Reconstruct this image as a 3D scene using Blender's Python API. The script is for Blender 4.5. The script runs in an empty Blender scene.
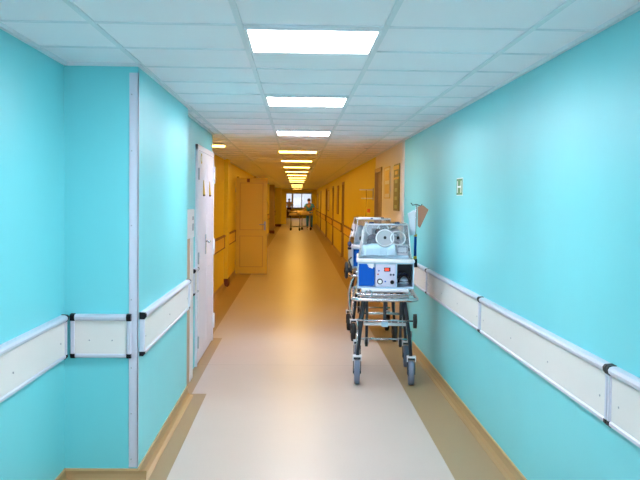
import bpy, bmesh, math, random
from mathutils import Vector, Matrix
random.seed(7)
PI = math.pi
S = bpy.context.scene
COL = S.collection
CEIL = 2.26

# ------------------------------------------------------------------ materials
def lin(c):
    return tuple(((v/255)/12.92 if v/255 <= .04045 else ((v/255+.055)/1.055)**2.4) for v in c)
def mat(name, rgb, rough=.5, metal=0.0, noise=0.0, nscale=8.0, bump=0.0, bscale=60.0, spec=.5, emit=None, coat=0.0):
    m = bpy.data.materials.new(name); m.use_nodes = True
    nt = m.node_tree; b = nt.nodes['Principled BSDF']
    c = lin(rgb)
    b.inputs['Base Color'].default_value = (*c, 1)
    b.inputs['Roughness'].default_value = rough
    b.inputs['Metallic'].default_value = metal
    b.inputs['Specular IOR Level'].default_value = spec
    b.inputs['Coat Weight'].default_value = coat
    if noise or bump:
        tc = nt.nodes.new('ShaderNodeTexCoord')
        if noise:
            n = nt.nodes.new('ShaderNodeTexNoise'); n.inputs['Scale'].default_value = nscale; n.inputs['Detail'].default_value = 4
            nt.links.new(tc.outputs['Object'], n.inputs['Vector'])
            mx = nt.nodes.new('ShaderNodeMix'); mx.data_type = 'RGBA'
            mx.inputs[6].default_value = (*[v*(1-noise) for v in c], 1); mx.inputs[7].default_value = (*[min(1, v*(1+noise)) for v in c], 1)
            nt.links.new(n.outputs['Fac'], mx.inputs[0]); nt.links.new(mx.outputs[2], b.inputs['Base Color'])
        if bump:
            n2 = nt.nodes.new('ShaderNodeTexNoise'); n2.inputs['Scale'].default_value = bscale; n2.inputs['Detail'].default_value = 3
            nt.links.new(tc.outputs['Object'], n2.inputs['Vector'])
            bp = nt.nodes.new('ShaderNodeBump'); bp.inputs['Strength'].default_value = bump; bp.inputs['Distance'].default_value = .002
            nt.links.new(n2.outputs['Fac'], bp.inputs['Height']); nt.links.new(bp.outputs['Normal'], b.inputs['Normal'])
    if emit:
        b.inputs['Emission Color'].default_value = (*emit[0], 1); b.inputs['Emission Strength'].default_value = emit[1]
    return m
def clear_mat(name, tint, gloss_rough=.05, haze=.05):
    m = bpy.data.materials.new(name); m.use_nodes = True
    nt = m.node_tree; nt.nodes.clear()
    out = nt.nodes.new('ShaderNodeOutputMaterial'); tr = nt.nodes.new('ShaderNodeBsdfTransparent'); gl = nt.nodes.new('ShaderNodeBsdfGlossy')
    df = nt.nodes.new('ShaderNodeBsdfDiffuse'); m1 = nt.nodes.new('ShaderNodeMixShader'); m2 = nt.nodes.new('ShaderNodeMixShader'); fr = nt.nodes.new('ShaderNodeFresnel')
    tr.inputs[0].default_value = (*tint, 1); gl.inputs['Roughness'].default_value = gloss_rough
    df.inputs[0].default_value = (.85, .92, .97, 1); m1.inputs[0].default_value = haze; fr.inputs[0].default_value = 1.5
    nt.links.new(tr.outputs[0], m1.inputs[1]); nt.links.new(df.outputs[0], m1.inputs[2])
    nt.links.new(fr.outputs[0], m2.inputs[0]); nt.links.new(m1.outputs[0], m2.inputs[1]); nt.links.new(gl.outputs[0], m2.inputs[2])
    nt.links.new(m2.outputs[0], out.inputs[0])
    return m
def floor_mat():
    # sheet vinyl: cream field, brown border strips along both walls, laid out in floor coordinates
    m = bpy.data.materials.new('vinyl floor'); m.use_nodes = True
    nt = m.node_tree; b = nt.nodes['Principled BSDF']; N = nt.nodes.new; L = nt.links.new
    geo = N('ShaderNodeNewGeometry'); sx = N('ShaderNodeSeparateXYZ'); L(geo.outputs['Position'], sx.inputs[0])
    def cmp(sock, op, v):
        n = N('ShaderNodeMath'); n.operation = op; n.inputs[1].default_value = v; L(sock, n.inputs[0]); return n.outputs[0]
    def comb(op, a, b2):
        n = N('ShaderNodeMath'); n.operation = op; L(a, n.inputs[0]); L(b2, n.inputs[1]); return n.outputs[0]
    X, Y = sx.outputs[0], sx.outputs[1]
    r = cmp(X, 'GREATER_THAN', .895)
    a1 = comb('MULTIPLY', cmp(X, 'LESS_THAN', -.705), cmp(Y, 'LESS_THAN', 7.0))
    a2 = comb('MULTIPLY', cmp(X, 'LESS_THAN', -.822), cmp(Y, 'LESS_THAN', 9.85))
    a3 = cmp(X, 'LESS_THAN', -.95)
    fac = comb('MAXIMUM', comb('MAXIMUM', r, a1), comb('MAXIMUM', a2, a3))
    n1 = N('ShaderNodeTexNoise'); n1.inputs['Scale'].default_value = 90; n1.inputs['Detail'].default_value = 4; L(geo.outputs['Position'], n1.inputs['Vector'])
    n2 = N('ShaderNodeTexNoise'); n2.inputs['Scale'].default_value = 2.2; n2.inputs['Detail'].default_value = 5; L(geo.outputs['Position'], n2.inputs['Vector'])
    def ramp(c0, c1):
        mx = N('ShaderNodeMix'); mx.data_type = 'RGBA'; mx.inputs[6].default_value = (*lin(c0), 1); mx.inputs[7].default_value = (*lin(c1), 1)
        ad = N('ShaderNodeMath'); ad.operation = 'MULTIPLY_ADD'; ad.inputs[1].default_value = .6; L(n1.outputs['Fac'], ad.inputs[0])
        h = N('ShaderNodeMath'); h.operation = 'MULTIPLY'; h.inputs[1].default_value = .4; L(n2.outputs['Fac'], h.inputs[0]); L(h.outputs[0], ad.inputs[2])
        L(ad.outputs[0], mx.inputs[0]); return mx.outputs[2]
    mix = N('ShaderNodeMix'); mix.data_type = 'RGBA'; L(fac, mix.inputs[0]); L(ramp(FIELD[0], FIELD[1]), mix.inputs[6]); L(ramp(BORD[0], BORD[1]), mix.inputs[7])
    # cross joints between the vinyl sheets
    br = N('ShaderNodeMath'); br.operation = 'PINGPONG'; br.inputs[1].default_value = 4.4; L(cmp(Y, 'ADD', .55), br.inputs[0])
    sm = cmp(br.outputs[0], 'LESS_THAN', .004)
    mj = N('ShaderNodeMix'); mj.data_type = 'RGBA'; L(cmp(sm, 'MULTIPLY', .45), mj.inputs[0]); L(mix.outputs[2], mj.inputs[6]); mj.inputs[7].default_value = (.12, .09, .06, 1)
    L(mj.outputs[2], b.inputs['Base Color'])
    b.inputs['Roughness'].default_value = .36; b.inputs['Specular IOR Level'].default_value = .4
    bp = N('ShaderNodeBump'); bp.inputs['Strength'].default_value = .12; bp.inputs['Distance'].default_value = .002
    n3 = N('ShaderNodeTexNoise'); n3.inputs['Scale'].default_value = 7; L(geo.outputs['Position'], n3.inputs['Vector']); L(n3.outputs['Fac'], bp.inputs['Height']); L(bp.outputs['Normal'], b.inputs['Normal'])
    return m

FIELD = ((192, 174, 162), (206, 189, 178))
BORD = ((158, 126, 88), (172, 140, 100))
M = dict(
    teal=mat('turquoise wall paint', (116, 214, 222), .42, noise=.03, nscale=3, bump=.08, bscale=40),
    ochre=mat('ochre wall paint', (240, 218, 64), .45, noise=.04, nscale=2, bump=.08, bscale=40),
    cream=mat('cream wall paint', (240, 230, 216), .5, noise=.03, nscale=2),
    tile=mat('mineral ceiling tile', (250, 248, 255), .8, noise=.02, nscale=3, bump=.2, bscale=150),
    tbar=mat('ceiling grid bar', (228, 234, 240), .5),
    vinyl_cove=mat('brown vinyl skirting', (172, 138, 92), .35, noise=.05, nscale=60),
    cove_lip=mat('beige skirting lip', (205, 176, 128), .5),
    floor=floor_mat(),
    guard=mat('off white guard panel', (226, 224, 220), .45, noise=.015, nscale=5),
    guard_o=mat('yellow guard panel', (240, 206, 90), .5),  # off-white guard with the warm lamp tint put into its colour
    alu=mat('anodised aluminium', (206, 210, 224), .35, metal=.15),
    alu_o=mat('bronze aluminium', (150, 100, 40), .45, metal=.3),  # guard aluminium, warm lamplight painted into the colour
    black=mat('black plastic', (9, 11, 18), .5, spec=.25),
    rubber=mat('black rubber', (30, 30, 33), .6),
    tyre=mat('grey rubber tyre', (112, 124, 146), .55),
    chrome=mat('chrome tube', (208, 212, 218), .18, metal=.9),
    steel=mat('brushed steel', (170, 174, 180), .35, metal=.8),
    darkmetal=mat('dark painted metal', (38, 46, 56), .4, metal=.2),
    white=mat('white painted metal', (228, 230, 234), .35),
    whitedoor=mat('white lacquered door', (226, 224, 234), .4),
    bluew=mat('pale blue plastic', (176, 206, 226), .35),
    blue=mat('royal blue panel', (0, 84, 180), .6, spec=.2),
    pinkish=mat('pale lilac control face', (206, 206, 226), .4),
    redled=mat('red display', (200, 40, 24), .3, emit=((.9, .06, .02), .8)),
    brownp=mat('brown plate', (110, 56, 14), .5),
    greyw=mat('grey beige door', (170, 144, 110), .45),
    ydoor=mat('yellow gloss door', (240, 212, 76), .35),
    ydark=mat('door groove', (214, 176, 64), .6),
    green=mat('green sign face', (70, 132, 78), .5),
    signwhite=mat('white sign print', (236, 242, 240), .5),
    gold=mat('gold foil plaque', (226, 186, 60), .3, metal=.3),
    olive=mat('olive photo panel', (122, 112, 50), .35, noise=.3, nscale=40),
    yellow=mat('yellow pennant cloth', (214, 176, 60), .6),
    cloth=mat('pale blue cloth', (196, 230, 244), .8, bump=.5, bscale=30),
    paper=mat('white plastic bag', (236, 240, 248), .5, bump=.4, bscale=30),
    kraft=mat('brown kraft paper', (196, 140, 112), .8, bump=.3, bscale=20),
    navy=mat('navy padding', (52, 66, 100), .7),
    skin=mat('skin', (206, 150, 120), .55), scrub=mat('teal green scrubs', (84, 170, 255), .8, bump=.3, bscale=20),
    scrubd=mat('green scrub trousers', (72, 150, 235), .8), coat=mat('white coat cloth', (226, 208, 200), .8), trous=mat('dark brown trousers', (84, 52, 44), .8),
    hair=mat('dark brown hair', (62, 38, 26), .6), shoe=mat('white shoe', (220, 214, 206), .5), lip=mat('lip', (160, 84, 78), .5),
    sheet=mat('beige bed sheet', (244, 220, 190), .8), winframe=mat('white window frame', (230, 220, 196), .4),
    tan=mat('tan board', (190, 156, 130), .6), greysw=mat('grey plastic', (140, 150, 162), .5),
    board=mat('pale notice paper', (232, 222, 200), .6), dial=mat('white dial', (236, 238, 240), .4),
    lampcold=mat('cool lamp diffuser', (250, 252, 255), .5, emit=((1.0, .95, 1.04), 15.0)),
    lampwarm=mat('warm lamp diffuser', (255, 250, 240), .5, emit=((1.0, .60, .13), 7.6)),
    lampoff=mat('unlit lamp diffuser', (228, 214, 190), .5),
    lampframe=mat('white lamp frame', (235, 238, 242), .4),
)
M['clear'] = clear_mat('clear acrylic hood', (.96, .98, 1.0))
M['clearrim'] = clear_mat('frosted acrylic edge', (.95, .98, 1.0), .2, .8)
M['portclear'] = clear_mat('milky port door', (.96, .98, 1.0), .1, .35)
M['palegreen'] = mat('pale green print', (182, 190, 140), .4)
M['pane'] = clear_mat('window glass', (.97, .98, 1.0), .02, .0)

# ------------------------------------------------------------------ mesh helpers
class MB:
    def __init__(s): s.bm = bmesh.new()
    def _merge(s, b2, mtx=None, smooth=False):
        if mtx: bmesh.ops.transform(b2, matrix=mtx, verts=b2.verts)
        if smooth:
            for f in b2.faces: f.smooth = True
        me = bpy.data.meshes.new('t'); b2.to_mesh(me); b2.free(); s.bm.from_mesh(me); bpy.data.meshes.remove(me)
    def box(s, x0, x1, y0, y1, z0, z1, bev=0.0, mtx=None, seg=2):
        b = bmesh.new(); bmesh.ops.create_cube(b, size=1)
        for v in b.verts:
            v.co = Vector(((x0+x1)/2+v.co.x*(x1-x0), (y0+y1)/2+v.co.y*(y1-y0), (z0+z1)/2+v.co.z*(z1-z0)))
        if bev: bmesh.ops.bevel(b, geom=b.edges[:], offset=bev, segments=seg, affect='EDGES', profile=.5)
        s._merge(b, mtx); return s
    def cyl(s, p0, p1, r, n=20, r2=None, bev=0.0):
        p0, p1 = Vector(p0), Vector(p1); d = p1-p0
        b = bmesh.new(); bmesh.ops.create_cone(b, cap_ends=True, segments=n, radius1=r, radius2=r if r2 is None else r2, depth=d.length)
        for f in b.faces: f.smooth = len(f.verts) == 4
        q = Vector((0, 0, 1)).rotation_difference(d.normalized()).to_matrix().to_4x4()
        s._merge(b, Matrix.Translation((p0+p1)/2) @ q); return s
    def tube(s, pts, r, n=10, closed=False, fillet=0.0):
        P = [Vector(p) for p in pts]
        if fillet:
            Q = []; m = len(P)
            for i, p in enumerate(P):
                if not closed and i in (0, m-1): Q.append(p); continue
                a, c = P[i-1], P[(i+1) % m]
                da, dc = (a-p), (c-p); k = min(fillet, da.length*.45, dc.length*.45)
                A, C = p+da.normalized()*k, p+dc.normalized()*k
                for t in range(6):
                    u = t/5; Q.append(A*(1-u)**2+p*2*u*(1-u)+C*u*u)
            P = Q
        b = bmesh.new(); rings = []; m = len(P); nrm = None
        for i, p in enumerate(P):
            if closed: t = (P[(i+1) % m]-P[i-1]).normalized()
            else: t = (P[min(i+1, m-1)]-P[max(i-1, 0)]).normalized()
            if nrm is None: nrm = t.orthogonal().normalized()
            nrm = (nrm-t*nrm.dot(t)).normalized(); bi = t.cross(nrm)
            rings.append([b.verts.new(p+(nrm*math.cos(2*PI*k/n)+bi*math.sin(2*PI*k/n))*r) for k in range(n)])
        for i in range(m if closed else m-1):
            A, B = rings[i], rings[(i+1) % m]
            for k in range(n): b.faces.new((A[k], A[(k+1) % n], B[(k+1) % n], B[k]))
        if not closed: b.faces.new(rings[0][::-1]); b.faces.new(rings[-1])
        s._merge(b, smooth=True); return s
    def sphere(s, c, r, sc=(1, 1, 1), n=16):
        b = bmesh.new(); bmesh.ops.create_uvsphere(b, u_segments=n, v_segments=max(8, n*2//3), radius=r)
        s._merge(b, Matrix.Translation(c) @ Matrix.Diagonal((*sc, 1)), True); return s
    def lathe_x(s, prof, c, n=28):   # profile (x offset, radius) spun about the x axis
        b = bmesh.new(); R = [[b.verts.new(Vector(c)+Vector((x, r*math.cos(2*PI*k/n), r*math.sin(2*PI*k/n)))) for k in range(n)] for x, r in prof]
        for i in range(len(R)-1):
            for k in range(n): b.faces.new((R[i][k], R[i][(k+1) % n], R[i+1][(k+1) % n], R[i+1][k]))
        b.faces.new(R[0][::-1]); b.faces.new(R[-1]); bmesh.ops.recalc_face_normals(b, faces=b.faces)
        s._merge(b, smooth=True); return s
    def prism(s, pts, ax, a, b_):    # 2-D outline extruded along axis ax from a to b_
        b = bmesh.new()
        def P(u, v, w): return {'x': (w, u, v), 'y': (u, w, v), 'z': (u, v, w)}[ax]
        A = [b.verts.new(P(u, v, a)) for u, v in pts]; B = [b.verts.new(P(u, v, b_)) for u, v in pts]; n = len(pts)
        b.faces.new(A); b.faces.new(B[::-1])
        for i in range(n): b.faces.new((A[i], B[i], B[(i+1) % n], A[(i+1) % n]))
        bmesh.ops.recalc_face_normals(b, faces=b.faces); s._merge(b); return s
    def hull(s, verts, faces, thick=0.0):
        b = bmesh.new(); V = [b.verts.new(v) for v in verts]
        for f in faces: b.faces.new([V[i] for i in f])
        bmesh.ops.recalc_face_normals(b, faces=b.faces)
        if thick: bmesh.ops.solidify(b, geom=b.faces[:], thickness=thick)
        s._merge(b); return s
    def ring(s, c, R, r, ax='y', n=28, m=8):
        pts = []
        for k in range(n):
            a = 2*PI*k/n; u, v = R*math.cos(a), R*math.sin(a)
            pts.append(Vector(c)+Vector({'y': (u, 0, v), 'x': (0, u, v), 'z': (u, v, 0)}[ax]))
        return s.tube(pts, r, m, closed=True)
    def build(s, name, m, parent=None, loc=None, label=None):
        me = bpy.data.meshes.new(name); s.bm.normal_update(); s.bm.to_mesh(me); s.bm.free()
        o = bpy.data.objects.new(name, me); me.materials.append(M[m] if isinstance(m, str) else m); COL.objects.link(o)
        if parent: o.parent = parent
        if loc: o.location = loc
        if label: o['label'] = label
        return o
def thing(name, label, cat, loc=(0, 0, 0), rz=0.0, group=None):
    o = bpy.data.objects.new(name, None); COL.objects.link(o); o.location = loc; o.rotation_euler = (0, 0, rz)
    o.empty_display_size = .1
    return tag(o, label, cat, group)
def tag(o, label, cat, group=None):
    o['label'] = label; o['category'] = cat
    if group: o['group'] = group
    return o
def struct(name, mb, m, parent=None, kids=()):
    o = mb.build(name, m, parent)
    if not parent: o['kind'] = 'structure'
    return o
def copy_tree(o, parent=None):
    c = o.copy(); COL.objects.link(c); c.parent = parent
    for ch in list(o.children): copy_tree(ch, c)
    return c

# ------------------------------------------------------------------ the setting
XR, XA, XB, XC, XD = 1.235, -1.248, -.856, -.932, -1.29
Y0, YE = -2.5, 78.0
struct('floor', MB().box(-1.6, 1.6, Y0, YE+.3, -.1, 0), 'floor')
struct('ceiling', MB().box(-1.6, 1.6, Y0, YE+.3, CEIL+.006, CEIL+.12), 'tile')
struct('wall_back', MB().box(-1.6, 1.6, Y0-.15, Y0, 0, .25).box(-1.6, 1.6, Y0-.15, Y0, 2.12, CEIL+.1).box(-1.6, -1.14, Y0-.15, Y0, .25, 2.12).box(1.14, 1.6, Y0-.15, Y0, .25, 2.12), 'teal')
bw = struct('window_2', MB().box(-1.14, 1.14, Y0-.1, Y0-.04, .25, .31).box(-1.14, 1.14, Y0-.1, Y0-.04, 2.06, 2.12).box(-1.14, -1.08, Y0-.1, Y0-.04, .25, 2.12).box(1.08, 1.14, Y0-.1, Y0-.04, .25, 2.12).box(-.03, .03, Y0-.1, Y0-.04, .25, 2.12), 'winframe')  # window added in the unseen back wall to brighten the ceiling
MB().box(-1.08, -.03, Y0-.075, Y0-.067, .31, 2.06).build('pane', 'pane', bw); MB().box(.03, 1.08, Y0-.075, Y0-.067, .31, 2.06).build('pane', 'pane', bw)
struct('wall_left', MB().box(XA-.25, XA, Y0, 4.78, 0, CEIL+.006), 'teal')
struct('wall_left_corner', MB().box(XA-.25, XB, 4.78, 6.93, 0, CEIL+.006), 'teal')
struct('wall_left_recess', MB().box(XA-.25, XC, 6.93, 9.72, 0, CEIL+.006), 'teal')
struct('wall_left_far', MB().box(XD-.25, XD, 9.72, YE, 0, CEIL+.006), 'ochre')
struct('wall_left_end', MB().box(XD, XC-.002, 9.72, 9.76, 0, CEIL+.006), 'ochre')
struct('wall_right', MB().box(XR, XR+.25, Y0, 10.2, 0, CEIL+.006), 'teal')
w = MB().box(XR+.002, XR+.25, 10.2, 12.93, 0, CEIL+.006).box(XR+.002, XR+.25, 12.93, 14.02, 2.05, CEIL+.006)
struct('wall_right_middle', w, 'cream')
doors_r = [(12.93, 1.09), (23.3, 1.0), (29.9, 1.0), (36.8, 1.1), (45.5, 1.2)]
w = MB(); y = 14.02
for a, l in doors_r[1:]:
    w.box(XR+.002, XR+.25, y, a, 0, CEIL+.006).box(XR+.002, XR+.25, a, a+l, 2.05, CEIL+.006); y = a+l
w.box(XR+.002, XR+.25, y, YE, 0, CEIL+.006)
struct('wall_right_far', w, 'ochre')
w = MB().box(-1.6, 1.6, YE, YE+.25, 0, .86).box(-1.6, -1.06, YE, YE+.25, .86, CEIL).box(-1.06, 1.6, YE, YE+.25, 2.2, CEIL+.006)
struct('wall_end', w, 'ochre')

# end window
win = struct('window_1', MB().box(-1.06, 1.4, YE+.08, YE+.14, .86, .93).box(-1.06, 1.4, YE+.08, YE+.14, 2.13, 2.2)
    .box(-1.06, -.99, YE+.08, YE+.14, .86, 2.2).box(-.50, -.34, YE+.05, YE+.16, .86, 2.2).box(.36, .43, YE+.08, YE+.14, .86, 2.2).box(1.2, 1.4, YE+.08, YE+.14, .86, 2.2), 'winframe')
for a, b in ((-.99, -.50), (-.34, .36), (.43, 1.2)):
    MB().box(a, b, YE+.10, YE+.108, .93, 2.13).build('pane', 'pane', win)
MB().box(-1.06, 1.235, YE-.12, YE+.08, .82, .86, .01).build('window_sill', 'winframe', win)

# ceiling grid: bars 24 mm wide every 60 cm both ways, with the wall angle
g = MB()
for i in range(-1, 5):
    x = -.845+.602*i
    if -1.3 < x < 1.24:
        g.box(x-.012, x+.012, Y0, YE, CEIL-.002, CEIL+.008)
struct('trim_1', g, 'tbar')
g = MB()
for k in range(-12, 124):
    yy = 3.68+.6*k
    g.box(-1.3, 1.235, yy-.011, yy+.011, CEIL, CEIL+.009)
struct('trim_2', g, 'tbar')
g = MB().box(XR-.02, XR, Y0, YE, CEIL-.012, CEIL+.006).box(XA, XA+.02, Y0, 4.78, CEIL-.012, CEIL+.006)
g.box(XA, XB+.018, 4.762, 4.78, CEIL-.012, CEIL+.006).box(XB, XB+.018, 4.78, 6.93, CEIL-.012, CEIL+.006)
g.box(XC, XC+.018, 6.93, 9.76, CEIL-.012, CEIL+.006).box(XD, XD+.02, 9.76, YE, CEIL-.012, CEIL+.006)
struct('trim_3', g, 'tbar')

# coved vinyl skirting: profile (distance from wall, height)
PROF = [(0, 0), (.052, 0), (.05, .003), (.030, .010), (.014, .026), (.007, .05), (.006, .066), (0, .066)]
LIP = [(0, .066), (.007, .066), (.007, .078), (0, .078)]
def skirt_y(mb, prof, wall, sgn, y0, y1):
    mb.prism([(wall+sgn*d, h) for d, h in prof], 'y', y0, y1)
def skirt_x(mb, prof, wally, x0, x1):
    mb.prism([(wally-d, h) for d, h in prof], 'x', x0, x1)
for prof, mt, nm in ((PROF, 'vinyl_cove', 'baseboard'), (LIP, 'cove_lip', 'trim')):
    a = MB(); skirt_y(a, prof, XR, -1, Y0, 12.93)
    yy = 14.02
    for d, l in doors_r[1:]: skirt_y(a, prof, XR, -1, yy, d); yy = d+l
    skirt_y(a, prof, XR, -1, yy, YE)
    struct(nm+'_right' if nm == 'baseboard' else 'trim_4', a, mt)
    a = MB(); skirt_y(a, prof, XA, 1, Y0, 4.78); skirt_x(a, prof, 4.78, XA, XB+prof[1][0]*.99)
    skirt_y(a, prof, XB, 1, 4.78, 6.93); skirt_y(a, prof, XD, 1, 9.76, YE)
    struct(nm+'_left' if nm == 'baseboard' else 'trim_5', a, mt)
    
# pilasters on the far left wall, and the far doorway portal
def pilaster(y0, y1, x1, mt):
    o = struct('wall_left_pilaster', MB().box(XD, x1, y0, y1, 0, CEIL-.0), mt); 
    MB().box(XD, x1+.008, y0-.008, y1, 0, .14).build('skirting_block', 'brownp', o)
    return o
pilaster(15.7, 16.1, -1.225, 'ochre')
pilaster(41, 41.5, -1.06, 'greyw')
pilaster(52, 53.5, -.97, 'ochre')
po = struct('door_1', MB().box(-1.29, -.76, 57.3, 57.5, 0, CEIL).box(1.0, 1.235, 57.3, 57.5, 0, CEIL).box(-.76, 1.0, 57.3, 57.5, 2.12, CEIL), 'ochre')
MB().box(-.76, -.70, 57.26, 57.54, 0, 2.12).box(.94, 1.0, 57.26, 57.54, 0, 2.12).box(-.76, 1.0, 57.26, 57.54, 2.06, 2.12).build('door_frame', 'ydoor', po)

# doors of the right wall, slightly recessed
for i, (a, l) in enumerate(doors_r):
    b = a+l
    fr = struct('door_%d' % (i+2), MB().box(XR-.012, XR+.2, a, a+.06, 0, 2.05).box(XR-.012, XR+.2, b-.06, b, 0, 2.05).box(XR-.012, XR+.2, a, b, 1.99, 2.05), 'greyw')
    MB().box(XR+.04, XR+.08, a+.06, b-.06, .005, 1.99).build('door_leaf', 'greyw', fr)
    MB().cyl((XR+.04, a+.14, 1.0), (XR-.01, a+.14, 1.0), .01).cyl((XR-.006, a+.135, 1.0), (XR-.006, a+.26, 1.0), .009).build('door_handle', 'steel', fr)
# white corner trim where the turquoise paint ends
struct('trim_6', MB().box(XR-.006, XR+.01, 10.2, 10.42, .08, CEIL-.012, .002), 'white')

# ------------------------------------------------------------------ ceiling lamps
def lamp(xc, k, kind, label, group):
    y0 = 3.68+.6*k
    t = thing('ceiling_light', label, 'ceiling light', (xc, y0+.3, CEIL-.002), 0, group)
    f = MB(); h = .288; w_ = .016
    f.box(-h, h, -h, -h+w_, -.010, .006).box(-h, h, h-w_, h, -.010, .006).box(-h, -h+w_, -h+w_, h-w_, -.010, .006).box(h-w_, h, -h+w_, h-w_, -.010, .006)
    f.build('lamp_frame', 'lampframe', t)
    MB().box(-h+w_, h-w_, -h+w_, h-w_, -.006, .004).build('diffuser', {'c': 'lampcold', 'w': 'lampwarm', 'o': 'lampoff'}[kind], t)
    return t
XL = .058
names = {0: 'square lit ceiling panel, the nearest and largest in the row', 4: 'square lit ceiling panel, second in the row from the camera', 9: 'square lit ceiling panel, third in the row, last before the ceiling turns orange',
         15: 'lit ceiling panel over the start of the orange corridor, fourth in the row', 20: 'lit ceiling panel in the orange corridor, fifth in the row', 25: 'lit ceiling panel in the orange corridor, sixth in the row', 30: 'lit ceiling panel in the orange corridor, seventh in the row'}
for k in (0, 4, 9): lamp(XL, k, 'c', names[k], 'ceiling panel lights')
for k in (-5,): lamp(XL, k, 'c', 'square lit ceiling panel behind the camera', 'ceiling panel lights')
for k in list(range(15, 80, 5))+[86, 96, 106, 116]:  # the last, sparser lamps are added to brighten the dark corridor end
    off = k == 55
    if off: lab = 'dull ceiling panel among the lit ones deep in the orange corridor'
    elif k in names: lab = names[k]
    else: lab = 'small far lit ceiling panel near the end of the orange corridor'
    lamp(-.02 if k > 15 else .0, k, 'o' if off else 'w', lab, 'ceiling panel lights')

# ------------------------------------------------------------------ wall guards (handrail panels)
def guard_local(L, ocr=False, caps=True):
    """Panel running along +x, facing -y, bottom at z=0; returns list of (name, MB, material)"""
    H = .236; P = []
    P.append(('panel', MB().box(.012, L-.012, -.018, 0, .02, H-.03, .002), 'guard_o' if ocr else 'guard'))
    al = 'alu_o' if ocr else 'alu'
    t = MB().prism([(0, H-.034), (-.026, H-.034), (-.034, H-.026), (-.036, H-.014), (-.030, H-.004), (-.018, H), (0, H)], 'x', .010, L-.010)
    P.append(('top_rail', t, al))
    t = MB().prism([(0, 0), (-.018, 0), (-.026, .006), (-.026, .018), (-.022, .022), (0, .022)], 'x', .010, L-.010)
    P.append(('bottom_rail', t, al))
    if caps:
        for x0 in (0, L-.022):
            P.append(('end_strip', MB().box(x0, x0+.022, -.028, 0, .018, H-.03, .004), al))
            P.append(('corner_cap', MB().prism([(0, H-.036), (-.028, H-.036), (-.037, H-.024), (-.038, H-.010), (-.030, H), (0, H+.002)], 'x', x0-.001, x0+.023), 'black'))
            P.append(('corner_cap', MB().prism([(0, -.002), (-.020, -.002), (-.030, .008), (-.030, .022), (0, .022)], 'x', x0-.001, x0+.023), 'black'))
        n = max(2, int(L/.55))
        for i in range(n):
            x = .1+(L-.2)*i/(n-1)
            P.append(('screw', MB().cyl((x, -.0175, .095), (x, -.0205, .095), .0045, 10), 'steel'))
    return P
def guard(p, rz, L, z, label, group, ocr=False, caps=True):
    t = thing('wall_guard', label, 'wall guard rail', (p[0], p[1], z), rz, group)
    for n, m, mt in guard_local(L, ocr, caps): m.build(n, mt, t)
    return t
GL = 'wall guard panels'
R90 = -PI/2   # local +x -> world -y, local -y -> world -x : for the right wall facing left
def guard_right(y0, y1, label, **k): return guard((XR, y1-.004), R90, y1-y0-.008, .686, label, GL, **k)
def guard_left(x, y0, y1, label, **k): return guard((x, y0+.004), PI/2, y1-y0-.008, .686, label, GL, **k)
guard_right(.95, 3.37, 'white guard panel on the right turquoise wall, nearest one cut by the picture edge')
guard_right(3.37, 5.79, 'long white guard panel on the right turquoise wall, second from the picture edge')
guard_right(5.79, 8.20, 'white guard panel on the right turquoise wall, just this side of the front incubator')
guard_right(8.20, 10.15, 'white guard panel on the right turquoise wall, last before the cream wall')
guard_left(XA, 2.2, 4.74, 'white guard panel at the left picture edge, on the wall running into the recess corner')
guard((XA+.038, 4.78), 0, .392-.07, .686, 'short white guard panel facing the camera on the left recess wall', GL)
guard_left(XB, 4.83, 6.90, 'white guard panel left of the corridor, beyond the grey corner strip')
guard_left(XC, 7.86, 8.16, 'tiny white guard piece between the tan board and the white double door', caps=True)
# corner profile strip
t = thing('corner_guard', 'tall pale grey metal strip with screws on the outer left turquoise corner', 'corner strip', (XB, 4.78, 0))
MB().box(-.045, .004, -.005, 0, .085, 2.215).box(0, .005, -.005, .010, .085, 2.215).build('strip', 'alu', t)
for z in (.13, .38, .63, 1.0, 1.4, 1.8, 2.1):
    MB().cyl((-.032, -.004, z), (-.032, -.008, z), .004, 10).build('screw', 'steel', t)
# orange-corridor guards
yy = 14.1; seq = []
for d, l in doors_r[1:]: seq.append((yy, d)); yy = d+l
seq.append((yy, 57.2))
lab = ['yellowed guard panel on the right ochre wall, nearest, partly behind the rear incubator', 'yellowed guard panel on the right ochre wall, between first and second far brown doors',
       'yellowed guard panel on the right ochre wall, between second and third far brown doors', 'yellowed guard panel on the right ochre wall, between third and fourth far brown doors', 'yellowed guard panel on the right ochre wall, farthest one beside the nurse and gurney']
for (a, b), l in zip(seq, lab): guard_right(a+.05, b-.05, l, ocr=True)
guard_left(XD, 10.2, 15.6, 'yellowed guard panel on the left ochre wall, just beyond the white double door', ocr=True)
guard_left(XD, 16.15, 18.3, 'yellowed guard panel on the left ochre wall, between the pilaster and the open yellow door', ocr=True)
guard_left(XD, 20.2, 40.9, 'yellowed guard panel on the left ochre wall, behind the open yellow door', ocr=True)
guard_left(XD, 41.6, 51.9, 'yellowed guard panel on the left ochre wall, far away between two pilasters', ocr=True)

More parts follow.
